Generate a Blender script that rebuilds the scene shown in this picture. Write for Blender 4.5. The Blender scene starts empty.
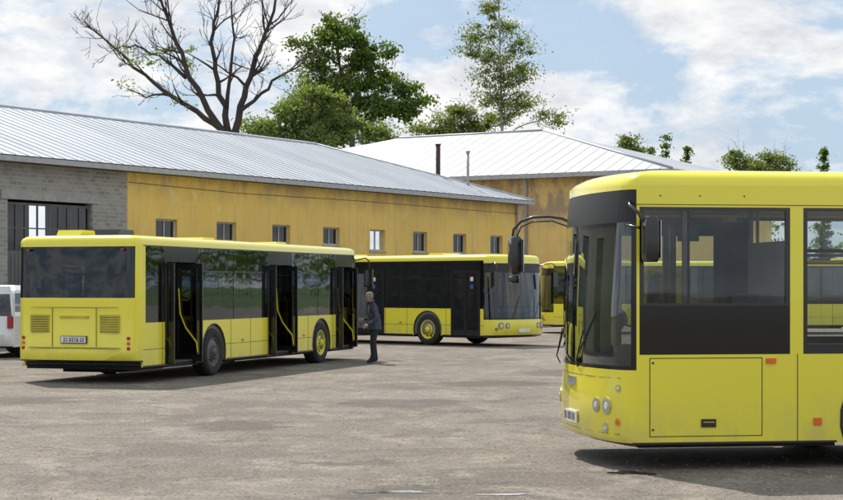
import bpy, math, random
import numpy as np
from mathutils import Vector, Matrix
random.seed(11); np.random.seed(11)
R=math.radians
scene=bpy.context.scene

# ------------------------------------------------------------------ helpers
class MB:
    def __init__(s): s.v=[];s.f=[];s.m=[];s.mats=[];s.sm=[]
    def mi(s,mat):
        if mat not in s.mats: s.mats.append(mat)
        return s.mats.index(mat)
    def add(s,vs,fs,mat,smooth=False):
        o=len(s.v); s.v+= [tuple(p) for p in vs]; k=s.mi(mat)
        for f in fs: s.f.append(tuple(i+o for i in f)); s.m.append(k); s.sm.append(smooth)
    def quad(s,pts,mat): s.add(pts,[tuple(range(len(pts)))],mat)
    def box(s,x0,x1,y0,y1,z0,z1,mat):
        v=[(x,y,z) for z in (z0,z1) for y in (y0,y1) for x in (x0,x1)]
        s.add(v,[(0,2,3,1),(4,5,7,6),(0,1,5,4),(2,6,7,3),(0,4,6,2),(1,3,7,5)],mat)
    def prism(s,poly,y0,y1,mat):
        n=len(poly)
        v=[(x,y0,z) for x,z in poly]+[(x,y1,z) for x,z in poly]
        f=[tuple(range(n)),tuple(range(2*n-1,n-1,-1))]+[(i,(i+1)%n,(i+1)%n+n,i+n) for i in range(n)]
        s.add(v,f,mat)
    def grid(s,rows,matfn,smooth=True,closed=False):
        n=len(rows[0]); o=len(s.v)
        for r in rows: s.v+=[tuple(p) for p in r]
        for i in range(len(rows)-1):
            for j in range(n if closed else n-1):
                m=matfn(i,j)
                if m is None: continue
                j2=(j+1)%n
                s.f.append((o+i*n+j,o+i*n+j2,o+(i+1)*n+j2,o+(i+1)*n+j)); s.m.append(s.mi(m)); s.sm.append(smooth)
    def tube(s,path,r,mat,n=6):
        path=[Vector(p) for p in path]; k=len(path)
        rs=r if isinstance(r,(list,tuple)) else [r]*k
        rings=[]
        for i,p in enumerate(path):
            d=(path[min(i+1,k-1)]-path[max(i-1,0)])
            if d.length<1e-6: d=Vector((0,0,1))
            d.normalize()
            a=d.cross(Vector((0.31,0.95,0.05)));
            if a.length<.1: a=d.cross(Vector((1,0,0)))
            a.normalize(); b=d.cross(a)
            rings.append([p+(a*math.cos(2*math.pi*q/n)+b*math.sin(2*math.pi*q/n))*rs[i] for q in range(n)])
        o=len(s.v); s.grid(rings,lambda i,j:mat,True,True)
        s.f.append(tuple(o+q for q in range(n))); s.m.append(s.mi(mat)); s.sm.append(False)
        s.f.append(tuple(o+(k-1)*n+q for q in range(n))); s.m.append(s.mi(mat)); s.sm.append(False)
    def lathe(s,prof,c,mat,n=32):
        rings=[[(c[0]+r*math.cos(2*math.pi*q/n),c[1]+y,c[2]+r*math.sin(2*math.pi*q/n)) for q in range(n)] for r,y in prof]
        s.grid(rings,(lambda i,j:mat) if not callable(mat) else mat,True,True)
    def build(s,name,parent=None,bevel=0,recalc=True):
        me=bpy.data.meshes.new(name); me.from_pydata(s.v,[],s.f)
        for m in s.mats: me.materials.append(m)
        me.polygons.foreach_set('material_index',s.m); me.polygons.foreach_set('use_smooth',s.sm)
        me.update()
        if recalc:
            import bmesh
            bm=bmesh.new(); bm.from_mesh(me); bmesh.ops.recalc_face_normals(bm,faces=bm.faces); bm.to_mesh(me); bm.free()
        ob=bpy.data.objects.new(name,me); scene.collection.objects.link(ob)
        if parent: ob.parent=parent
        if bevel:
            b=ob.modifiers.new('bevel','BEVEL'); b.width=bevel; b.segments=2; b.limit_method='ANGLE'; b.angle_limit=R(50)
        return ob
def empty(name,loc=(0,0,0),rz=0):
    e=bpy.data.objects.new(name,None); scene.collection.objects.link(e)
    e.location=loc; e.rotation_euler=(0,0,rz); return e

def nmat(name):
    m=bpy.data.materials.new(name); m.use_nodes=True
    nt=m.node_tree; b=nt.nodes['Principled BSDF']; return m,nt,b
def ramp(nt,stops,fac):
    r=nt.nodes.new('ShaderNodeValToRGB'); e=r.color_ramp.elements
    while len(e)<len(stops): e.new(.5)
    for i,(p,c) in enumerate(stops):
        e[i].position=p; e[i].color=(c,c,c,1) if isinstance(c,(int,float)) else (*c,1)
    nt.links.new(fac,r.inputs[0]); return r.outputs[0]
def noise(nt,scale,detail=5,rough=.55,mapscale=None,out='Fac',coord='Object',dist=0):
    tc=nt.nodes.new('ShaderNodeTexCoord'); n=nt.nodes.new('ShaderNodeTexNoise')
    n.inputs['Scale'].default_value=scale; n.inputs['Detail'].default_value=detail; n.inputs['Roughness'].default_value=rough
    n.inputs['Distortion'].default_value=dist
    src=tc.outputs[coord]
    if mapscale:
        mp=nt.nodes.new('ShaderNodeMapping'); mp.inputs['Scale'].default_value=mapscale
        nt.links.new(src,mp.inputs[0]); src=mp.outputs[0]
    nt.links.new(src,n.inputs['Vector']); return n.outputs[out]
def mix(nt,fac,a,b,mode='MIX'):
    m=nt.nodes.new('ShaderNodeMix'); m.data_type='RGBA'; m.blend_type=mode
    for s,v in ((m.inputs[0],fac),(m.inputs[6],a),(m.inputs[7],b)):
        if isinstance(v,(int,float)): s.default_value=v
        elif isinstance(v,tuple): s.default_value=(*v,1)
        else: nt.links.new(v,s)
    return m.outputs[2]
def math_(nt,op,a,b=None,clamp=False):
    m=nt.nodes.new('ShaderNodeMath'); m.operation=op; m.use_clamp=clamp
    for s,v in ((m.inputs[0],a),(m.inputs[1],b)):
        if v is None: continue
        if isinstance(v,(int,float)): s.default_value=v
        else: nt.links.new(v,s)
    return m.outputs[0]
def bump(nt,b,h,strength=.3,dist=.02):
    n=nt.nodes.new('ShaderNodeBump'); n.inputs['Strength'].default_value=strength; n.inputs['Distance'].default_value=dist
    nt.links.new(h,n.inputs['Height']); nt.links.new(n.outputs[0],b.inputs['Normal'])
def simple(name,col,rough=.5,metal=0,var=.15,vs=4,coat=0,bmp=0):
    m,nt,b=nmat(name)
    n=noise(nt,vs,3)
    c=ramp(nt,[(.3,tuple(x*(1-var) for x in col)),(.7,tuple(min(1,x*(1+var)) for x in col))],n)
    nt.links.new(c,b.inputs['Base Color']); b.inputs['Roughness'].default_value=rough; b.inputs['Metallic'].default_value=metal
    if coat: b.inputs['Coat Weight'].default_value=coat; b.inputs['Coat Roughness'].default_value=.08
    if bmp: bump(nt,b,n,bmp)
    return m
def paint(name,col,dirt=(.42,.36,.20)):
    m,nt,b=nmat(name)
    tc=nt.nodes.new('ShaderNodeTexCoord'); sp=nt.nodes.new('ShaderNodeSeparateXYZ'); nt.links.new(tc.outputs['Object'],sp.inputs[0])
    z=nt.nodes.new('ShaderNodeMapRange'); z.inputs[1].default_value=.25; z.inputs[2].default_value=.8; z.inputs[3].default_value=.6; z.inputs[4].default_value=.04
    nt.links.new(sp.outputs['Z'],z.inputs[0])
    n=noise(nt,3.0,5,.65,(1,1,.6)); nr=ramp(nt,[(.38,0.0),(.75,1.0)],n)
    mm=math_(nt,'MULTIPLY',z.outputs[0],nr)
    base=mix(nt,n,tuple(c*.96 for c in col),col)
    c=mix(nt,mm,base,dirt); nt.links.new(c,b.inputs['Base Color'])
    rr=ramp(nt,[(0,.24),(1,.6)],mm); nt.links.new(rr,b.inputs['Roughness'])
    b.inputs['Coat Weight'].default_value=.7; b.inputs['Coat Roughness'].default_value=.06
    bump(nt,b,noise(nt,1.6,1),.09,.03)
    return m
def glass(name,tint,refl=1.0,rough=.02):
    m=bpy.data.materials.new(name); m.use_nodes=True; nt=m.node_tree; nt.nodes.clear()
    o=nt.nodes.new('ShaderNodeOutputMaterial'); t=nt.nodes.new('ShaderNodeBsdfTransparent'); t.inputs[0].default_value=(*tint,1)
    g=nt.nodes.new('ShaderNodeBsdfGlossy'); g.inputs['Roughness'].default_value=rough; g.inputs[0].default_value=(.9,.95,1,1)
    f=nt.nodes.new('ShaderNodeFresnel'); f.inputs[0].default_value=1.52
    bp=nt.nodes.new('ShaderNodeBump'); bp.inputs['Strength'].default_value=.05; bp.inputs['Distance'].default_value=.05
    nt.links.new(noise(nt,1.2,1),bp.inputs['Height']); nt.links.new(bp.outputs[0],g.inputs['Normal'])
    ml=math_(nt,'MULTIPLY',f.outputs[0],refl*1.6,True)
    x=nt.nodes.new('ShaderNodeMixShader'); nt.links.new(ml,x.inputs[0]); nt.links.new(t.outputs[0],x.inputs[1]); nt.links.new(g.outputs[0],x.inputs[2])
    nt.links.new(x.outputs[0],o.inputs[0]); return m
def leafmat(name,col,trans=.4):
    m=bpy.data.materials.new(name); m.use_nodes=True; nt=m.node_tree; nt.nodes.clear()
    o=nt.nodes.new('ShaderNodeOutputMaterial'); d=nt.nodes.new('ShaderNodeBsdfDiffuse'); t=nt.nodes.new('ShaderNodeBsdfTranslucent')
    c=ramp(nt,[(.3,tuple(x*.75 for x in col)),(.7,tuple(x*1.3 for x in col))],noise(nt,.5,1))
    nt.links.new(c,d.inputs[0]); t.inputs[0].default_value=(col[0]*1.9,col[1]*1.8,col[2]*.9,1)
    x=nt.nodes.new('ShaderNodeMixShader'); x.inputs[0].default_value=trans
    nt.links.new(d.outputs[0],x.inputs[1]); nt.links.new(t.outputs[0],x.inputs[2]); nt.links.new(x.outputs[0],o.inputs[0]); return m

YEL=paint('bus_yellow_paint',(.90,.80,.045))
YEL2=paint('bus_lime_paint',(.90,.795,.04))
YDK=simple('groove_dark_yellow',(.14,.12,.03),.6)
YSLAT=simple('vent_slat_yellow',(.52,.46,.04),.5)
BLK=simple('black_trim',(.012,.012,.013),.25,vs=3,coat=.4)
BLKP=simple('gloss_black_panel',(.008,.009,.010),.10,vs=3)
BLKM=simple('matt_black_frit',(.012,.012,.013),.45,vs=3)
RUB=simple('rubber',(.025,.024,.023),.85,bmp=.2)
UND=simple('underbody',(.015,.014,.013),.9)
INT=simple('interior_grey',(.20,.20,.20),.7)
INTL=simple('interior_ceiling',(.35,.35,.34),.7)
FLR=simple('interior_floor',(.08,.08,.085),.7)
SEAT=simple('seat_fabric',(.05,.06,.10),.9,vs=12)
POLE=simple('yellow_pole',(.75,.62,.02),.35)
RIMG=simple('rim_grey',(.10,.097,.09),.55,vs=8)
RIMY=simple('rim_yellow',(.80,.70,.05),.45,vs=8)
RED=simple('red_lamp',(.35,.01,.01),.2,coat=.5)
ORG=simple('orange_lamp',(.80,.13,.01),.25,coat=.5)
WHT=simple('white_plate',(.75,.75,.72),.5)
BLU=simple('blue_sticker',(.03,.12,.40),.4)
GRN=simple('green_notice',(.02,.25,.12),.5)
LAMP=simple('headlamp',(.45,.47,.48),.12,metal=.5)
MIRR=simple('mirror_glass',(.5,.52,.55),.05,metal=1)
GL_D=glass('tinted_glass',(.20,.215,.22),.9)
GL_R=glass('rear_dark_glass',(.09,.09,.09),.8)
GL_C=glass('clear_glass',(.78,.82,.81),.8)
GL_W=glass('windscreen_glass',(.36,.41,.41),1.35)
GL_F=glass('windscreen_glass_dim',(.42,.46,.47),1.0)

# ------------------------------------------------------------------ bus
REARPLAN=lambda h:[(.26,-h),(.13,-h+.015),(.05,-h+.06),(.01,-h+.15),(-.01,-h+.24),(-.035,-.6),(-.05,0),(-.035,.6),(-.01,h-.24),(.01,h-.15),(.05,h-.06),(.13,h-.015),(.26,h)]
FRONTPLAN=lambda h:[(.42,-h),(.24,-h+.03),(.11,-h+.11),(.03,-h+.25),(-.05,-h+.5),(-.10,-.4),(-.115,0),(-.10,.4),(-.05,h-.5),(.03,h-.25),(.11,h-.11),(.24,h-.03),(.42,h)]
def LF_(y,h): return 1-min(1,abs(y)/h)**10
def endsurf(B,xe,sg,plan,rows,matfn):
    h=max(abs(p[1]) for p in plan)
    g=[[(xe-sg*(dx+ln*LF_(y,h)),y*(1-tp),z) for dx,y in plan] for z,ln,tp in rows]
    B.grid(g,matfn,True)
def planpt(plan,y):
    for (d0,a),(d1,b) in zip(plan[:-1],plan[1:]):
        if a<=y<=b:
            t=(y-a)/(b-a); return d0+(d1-d0)*t,Vector((b-a,d1-d0)).normalized()
    return plan[0][0],Vector((1,0))
def disc(B,xe,plan,y,z,r,mat,rimm,lean=0):
    d,n=planpt(plan,y); c=Vector((xe-d-lean,y,z)); nn=Vector((n.x,n.y,0))
    B.tube([c-nn*.05,c+nn*.004],r+.012,rimm,20); B.tube([c-nn*.04,c+nn*.008],r,mat,20)
    B.tube([c,c+nn*.014],r*.45,WHT if mat is LAMP else mat,12)
def wheel(root,x,y,sg,rim,name,r=.48):
    W=MB()
    w=.28
    W.lathe([(r*.60,0),(r*.66,sg*.02),(r*.9,sg*.03),(r*.97,sg*.0),(r,-sg*.05),(r,-sg*(w-.05)),(r*.95,-sg*w),(r*.6,-sg*w)],(0,0,0),RUB,36)
    W.lathe([(r*.61,sg*.005),(r*.58,sg*.012),(r*.56,-sg*.02),(r*.50,-sg*.07),(r*.34,-sg*.05),(r*.30,sg*.0),(r*.16,sg*.02),(r*.14,sg*.05),(r*.001,sg*.055)],(0,0,0),lambda i,j: rim if not (i==3 and j%4<2) else UND,36)
    W.lathe([(r*.6,-sg*.2),(.001,-sg*.2)],(0,0,0),UND,20)
    for k in range(10):
        a=2*math.pi*k/10; cx,cz=r*.25*math.cos(a),r*.25*math.sin(a)
        W.lathe([(.016,0),(.016,sg*.04),(.001,sg*.045)],(cx,sg*.0,cz),RIMG,6)
    for k in range(44):
        a=2*math.pi*k/44
        c,s_=math.cos(a),math.sin(a)
        p=[((r+.004)*c-.012*s_,-sg*.06,(r+.004)*s_+.012*c),((r+.004)*c+.012*s_,-sg*.06,(r+.004)*s_-.012*c),((r+.004)*c+.012*s_,-sg*(w-.06),(r+.004)*s_-.012*c),((r+.004)*c-.012*s_,-sg*(w-.06),(r+.004)*s_+.012*c)]
        W.quad(p,UND)
    o=W.build(name,root); o.location=(x,y,r); return o
def arch_poly(x0,x1,zs,zt,wheels,R_=.57,zc=.48):
    p=[(x0,zs)]
    for w in sorted(wheels):
        if x0<w<x1:
            al=math.asin((zs-zc)/R_)
            for k in range(17):
                th=(math.pi-al)+(2*al-math.pi)*k/16
                p.append((w+R_*math.cos(th),zc+R_*math.sin(th)))
    p+=[(x1,zs),(x1,zt),(x0,zt)]
    return p
def seats(I,xs,hw,skip=()):
    for x in xs:
        for sg in (-1,1):
            for c in (.42,.86):
                y=sg*(hw-.1-c+.2)
                I.prism([(x,.75),(x+.42,.77),(x+.43,.85),(x+.06,.86),(x-.07,1.45),(x-.14,1.44)],y-.2,y+.2,SEAT)
                I.box(x+.1,x+.3,y-.03,y+.03,.45,.76,UND)
                I.tube([(x-.12,y-.16,1.42),(x-.13,y-.14,1.52),(x-.13,y+.14,1.52),(x-.12,y+.16,1.42)],.014,POLE,5)
def door_leaf(B,x,sg,hw,z0,z1,out=.16):
    y0=sg*(hw-.42); y1=sg*(hw+out)
    a,b=min(y0,y1),max(y0,y1); t=.035
    B.box(x-t/2,x+t/2,a,a+.06,z0,z1,BLK); B.box(x-t/2,x+t/2,b-.06,b,z0,z1,BLK)
    B.box(x-t/2,x+t/2,a+.06,b-.06,z0,z0+.14,BLK); B.box(x-t/2,x+t/2,a+.06,b-.06,z1-.09,z1,BLK)
    B.quad([(x,a+.06,z0+.14),(x,b-.06,z0+.14),(x,b-.06,z1-.09),(x,a+.06,z1-.09)],GL_D)
def make_bus(name,origin,heading,paintm,doors_r,doors_open,rims,L=12.0):
    root=empty(name,(origin[0],origin[1],0),heading)
    hw=1.25; zs=.30; zb=1.12; zt=2.56; zr=2.74; wheels=[3.37,9.35]
    B=MB()
    xr=.26; xf=L-.42; T=.04
    for sg in (-1,1):
        ya,yb=(sg*hw,sg*(hw-T)); y0,y1=min(ya,yb),max(ya,yb)
        def Y(a,b_): return (min(sg*(hw+a),sg*(hw+b_)),max(sg*(hw+a),sg*(hw+b_)))
        D=doors_r if sg<0 else []
        cuts=[xr]+[c for d in D for c in d]+[xf]
        for a,b in zip(cuts[::2],cuts[1::2]):
            if b-a>.02: B.prism(arch_poly(a,b,zs,zb,wheels),y0,y1,paintm)
        s0,s1=Y(.002,.004)
        for xx in [1.05,2.65,4.2,5.2,6.1,7.6,8.5,10.1,10.4]:
            if not any(a-.03<xx<b+.03 for a,b in D): B.box(xx,xx+.012,s0,s1,zs,zb,YDK)
        for a,b in zip(cuts[::2],cuts[1::2]):
            for (p,q) in [(xr,2.78),(3.97,8.75),(9.95,xf)]:
                u,v=max(a,p),min(b,q)
                if v-u>.1:
                    B.box(u,v,s0,s1,.62,.630,YDK)
                    B.box(u,v,*Y(.002,.012),zs,zs+.03,BLK)
        for xx in (4.75,8.2): B.box(xx,xx+.08,*Y(.004,.018),.66,.70,ORG)
        for w in wheels:
            al=math.asin((zs-.48)/.57)
            B.tube([(w+.565*math.cos(t),sg*(hw-.005),.48+.565*math.sin(t)) for t in [(math.pi-al)+(2*al-math.pi)*k/14 for k in range(15)]],.018,BLK,5)
            rows=[[(w+.6*math.cos(t),yy,.48+.6*math.sin(t)) for t in [math.pi*k/12 for k in range(13)]] for yy in (sg*(hw-.045),sg*(hw-.55))]
            B.grid(rows,lambda i,j:UND)
            B.add([(w+.6*math.cos(math.pi*k/12),sg*(hw-.55),.48+.6*math.sin(math.pi*k/12)) for k in range(13)],[tuple(range(13))],UND)
        gc=[xr+.1]+[c for d in D for c in d]+[xf]
        yg=sg*(hw-.006)
        def G(a,b_): return (min(yg+sg*a,yg+sg*b_),max(yg+sg*a,yg+sg*b_))
        for a,b in zip(gc[::2],gc[1::2]):
            if b-a<.05: continue
            B.quad([(a,yg,zb),(b,yg,zb),(b,yg,zt-.02),(a,yg,zt-.02)],GL_D)
            B.box(a,b,*G(-.002,-.05),zt-.13,zt-.02,BLK)
            B.box(a,b,*G(-.002,-.05),zb,zb+.06,BLK)
            for e in (a,b-.06): B.box(e,e+.06,*G(-.002,-.05),zb+.06,zt-.13,BLK)
        B.box(xr,xr+.1,y0,y1,zb,zt-.02,paintm)
        for xx in [1.0,2.7,4.3,5.9,7.65,9.1,10.3]:
            if not any(a-.05<xx<b+.02 for a,b in D):
                B.box(xx,xx+.09,*G(-.002,-.06),zb+.06,zt-.13,BLK)
                B.box(xx+.04,xx+.052,*G(0,.004),zb,zt-.02,RUB)
        for a,b in ((2.79,4.3),(4.39,5.9),(7.74,9.1)):
            B.box(a,b,*G(0,.006),2.08,2.10,BLK)
        B.box(xr,xf,y0,y1,zt-.02,zt+.0,BLK)
        for a,b in D:
            B.box(a,b,*G(-.002,-.08),2.26,zt-.02,BLKP)
            B.box(a-.0,a+.05,y0+.01*sg,y1+.01*sg,zs,2.26,BLK); B.box(b-.05,b,y0+.01*sg,y1+.01*sg,zs,2.26,BLK)
            if doors_open:
                door_leaf(B,a+.08,sg,hw,.32,2.24); door_leaf(B,b-.08,sg,hw,.32,2.24)
                for xx,s2 in ((a+.11,1),(b-.11,-1)):
                    B.tube([(xx+s2*.01,sg*(hw-.34),1.75),(xx+s2*.02,sg*(hw-.30),1.25),(xx+s2*.02,sg*(hw-.18),.98),(xx+s2*.02,sg*(hw+.05),.70),(xx+s2*.02,sg*(hw+.08),.5)],.016,POLE,6)
            else:
                m=(a+b)/2
                for p,q in ((a+.05,m-.005),(m+.005,b-.05)):
                    B.box(p,p+.05,*G(0,-.03),.32,2.26,BLK); B.box(q-.05,q,*G(0,-.03),.32,2.26,BLK)
                    B.box(p+.05,q-.05,*G(0,-.03),.32,.48,BLK); B.box(p+.05,q-.05,*G(0,-.03),2.18,2.26,BLK)
                    B.quad([(p+.05,yg-sg*.01,.48),(q-.05,yg-sg*.01,.48),(q-.05,yg-sg*.01,2.18),(p+.05,yg-sg*.01,2.18)],GL_D)
                    B.tube([(q-.12 if p<m-.1 else p+.12,sg*(hw-.06),.8),(q-.12 if p<m-.1 else p+.12,sg*(hw-.06),1.6)],.016,POLE,5)
                B.box(m+.18,m+.30,*G(-.006,-.003),1.95,2.07,WHT); B.box(m+.18,m+.30,*G(-.006,-.003),1.72,1.84,BLU)
    rp=REARPLAN(hw)
    rows=[(.40,.05,0),(.43,0,0),(.62,-.03,0),(.66,-.01,0),(1.25,0,0),(1.52,0,0),(1.58,0,0),(2.53,.05,.0),(zt,.055,0)]
    def rm(i,j):
        if i==6 and 2<=j<=9: return GL_R
        if i==0: return BLK
        return paintm
    endsurf(B,0,-1,rp,rows,rm)
    B.box(.12,.5,-1.1,1.1,.5,1.5,UND)
    B.box(.1,.14,-1.12,1.12,1.5,1.6,BLK)
    for sg in (-1,1):
        yc=sg*.72
        B.box(-.052,-.03,yc-.2,yc+.2,.94,1.27,YSLAT)
        for k in range(7): 
            z=.955+k*.044
            B.box(-.056,-.05,yc-.18,yc+.18,z,z+.013,YDK)
        for z,mm in ((.84,RED),(.745,ORG),(.65,RED)):
            yy=sg*1.09
            B.tube([(-.022,yy,z),(.02,yy,z)],.032,mm,12)
        B.box(-.05,-.0,sg*.98-.03,sg*.98+.03,2.46,2.49,RED)
    B.box(-.062,-.052,-.9,.9,1.40,1.408,YDK); B.box(-.062,-.05,-.46,-.452,.68,1.40,YDK); B.box(-.062,-.05,.452,.46,.68,1.40,YDK)
    B.box(-.085,-.052,-.95,.95,.655,.665,YDK)
    B.box(-.082,-.05,-.27,.27,.74,.88,BLK); B.box(-.09,-.083,-.255,.255,.755,.868,WHT)
    for k,(yy,ww) in enumerate([(-.2,.016),(-.15,.013),(-.08,.017),(-.03,.012),(.02,.016),(.07,.014),(.14,.015),(.19,.016)]):
        B.box(-.094,-.091,yy-ww,yy+ww,.775,.85,BLK)
        B.box(-.096,-.0945,yy-ww*.45,yy+ww*.45,.79+.01*(k%3),.835,WHT)
    B.box(-.06,-.045,-.3,.3,1.2,1.25,YSLAT)
    fp=FRONTPLAN(hw)
    frows=[(.28,.06,0),(.34,0,0),(.62,-.03,0),(.80,-.01,0),(.86,-.0,0),(2.2,.10,0),(2.48,.15,0),(zt,.16,0)]
    def fm(i,j):
        if i==0: return BLK
        if i in(1,2): return paintm
        if i==3: return BLKP
        if i==4: return GL_F
        if i==5: return BLKM
        return paintm
    endsurf(B,L,1,fp,frows,fm)
    for sg in (-1,1):
        disc(B,L,fp,sg*.95,.62,.085,LAMP,BLK,-.03); disc(B,L,fp,sg*.72,.62,.07,LAMP,BLK,-.03); disc(B,L,fp,sg*1.08,.52,.035,ORG,BLK,-.02)
        B.tube([(L-.3,sg*1.2,2.42),(L+.1,sg*1.36,2.5),(L+.2,sg*1.42,2.42),(L+.2,sg*1.42,2.2)],.018,BLK,6)
        B.box(L+.12,L+.22,sg*1.42-.11,sg*1.42+.11,1.78,2.22,BLK); B.box(L+.114,L+.119,sg*1.42-.09,sg*1.42+.09,1.81,2.19,MIRR)
    B.box(L+.125,L+.14,-.26,.26,.42,.53,WHT)
    for sg in (-.5,.5):
        B.tube([(L+.13,sg,.84),(L+.08,sg+.35,1.5)],.010,BLK,5)
    def loop(ins,z):
        c=[(L-.16*LF_(y,hw)-dx-ins,y*(1-ins/hw),z) for dx,y in fp]
        r=[(dx+.055*LF_(y,hw)+ins,y*(1-ins/hw),z) for dx,y in reversed(rp)]
        return c+r
    loops=[loop(0,zt),loop(.0,zr-.12),loop(.025,zr-.06),loop(.08,zr-.02),loop(.2,zr),loop(.6,zr+.02)]
    o=len(B.v); B.grid(loops,lambda i,j:paintm,True,True)
    n=len(loops[0]); B.f.append(tuple(o+5*n+q for q in range(n))); B.m.append(B.mi(paintm)); B.sm.append(True)
    for a,b,w,h in ((1.0,1.7,.35,.14),(4.6,5.3,.4,.08),(8.6,9.3,.4,.08)):
        B.prism([(a,zr),(b,zr),(b-.08,zr+h),(a+.08,zr+h)],-w,w,paintm if h<.1 else BLK)
    B.prism([(.35,zr),(.95,zr),(.9,zr+.11),(.42,zr+.11)],.1,.6,paintm)
    for a,b in ((.3,2.75),(4.0,8.75),(9.97,L-.35)):
        B.box(a,b,-1.2,1.2,.25,.33,UND)
    B.box(2.75,4.0,-.65,.65,.3,.5,UND); B.box(8.75,9.97,-.65,.65,.3,.5,UND)
    B.tube([(3.37,-1.0,.48),(3.37,1.0,.48)],.12,UND,8); B.box(.6,2.4,-.6,.6,.18,.25,UND)
    B.build('body',root,.006)
    I=MB()
    I.box(.3,L-.4,-1.2,1.2,.335,.36,FLR); I.box(.3,L-.6,-1.18,1.18,2.50,2.53,INTL)
    for p,q in ((2.7,4.05),(8.7,10.0)):
        I.box(p,q,-1.2,-.62,.36,1.1,INT); I.box(p,q,.62,1.2,.36,1.1,INT)
    I.box(.5,.6,-1.15,1.15,.36,1.5,INT)
    I.box(L-1.9,L-1.85,.1,1.15,.36,1.75,INT)
    I.prism([(L-.9,.36),(L-.45,.36),(L-.3,1.0),(L-.5,1.12),(L-.9,1.05)],-.9,1.1,BLK)
    I.tube([(L-1.0+.2*math.cos(t)*.3,.6+.2*math.sin(t),1.12+.2*math.cos(t)) for t in [2*math.pi*k/12 for k in range(13)]],.015,BLK,5)
    I.prism([(L-1.6,.8),(L-1.15,.82),(L-1.14,.93),(L-1.5,.95),(L-1.65,1.62),(L-1.75,1.62)],.4,.9,SEAT)
    seats(I,[4.5,5.2,.9,7.9,8.6],hw)
    for x in (2.7,4.2,6.1,7.6,8.5,10.2,10.4):
        for y in (-.55,.55): I.tube([(x,y,.36),(x,y,2.5)],.018,POLE,6)
    for y in (-.55,.55): I.tube([(1.5,y,2.05),(10.4,y,2.05)],.016,POLE,6)
    for a,b in doors_r:
        for xx in (a-.06,b+.06): I.tube([(xx,-1.1,.4),(xx,-1.1,1.5),(xx,-.7,1.7)],.018,POLE,6)
    I.build('interior',root)
    for i,w in enumerate(wheels):
        wheel(root,w,-(hw-.02),-1,rims[i],'wheel_right_%d'%i); wheel(root,w,hw-.02,1,rims[i],'wheel_left_%d'%i)
    return root

def place(corner,head,side,L=12,hw=1.25,at='rear'):
    u=Vector((math.cos(head),math.sin(head))); l=Vector((-u.y,u.x))
    c=Vector(corner)
    if at=='front': c=c-u*L
    return c - l*hw*side
h1=math.atan2(.952,.307); o1=place((-5.21,32.0),h1,-1)
DR=[(1.16,2.57),(6.16,7.55),(10.3,11.45)]
make_bus('city_bus',o1,h1,YEL,DR,True,[RIMG,RIMY])
h3=R(-42); o3=place((2.15,51.6),h3,-1,at='front')
make_bus('city_bus',o3,h3,YEL,DR,False,[RIMY,RIMY])
h4=R(178); o4=place((4.6,66.5),h4,1,at='front')
make_bus('city_bus',o4,h4,YEL2,DR,False,[RIMY,RIMY])

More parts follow.
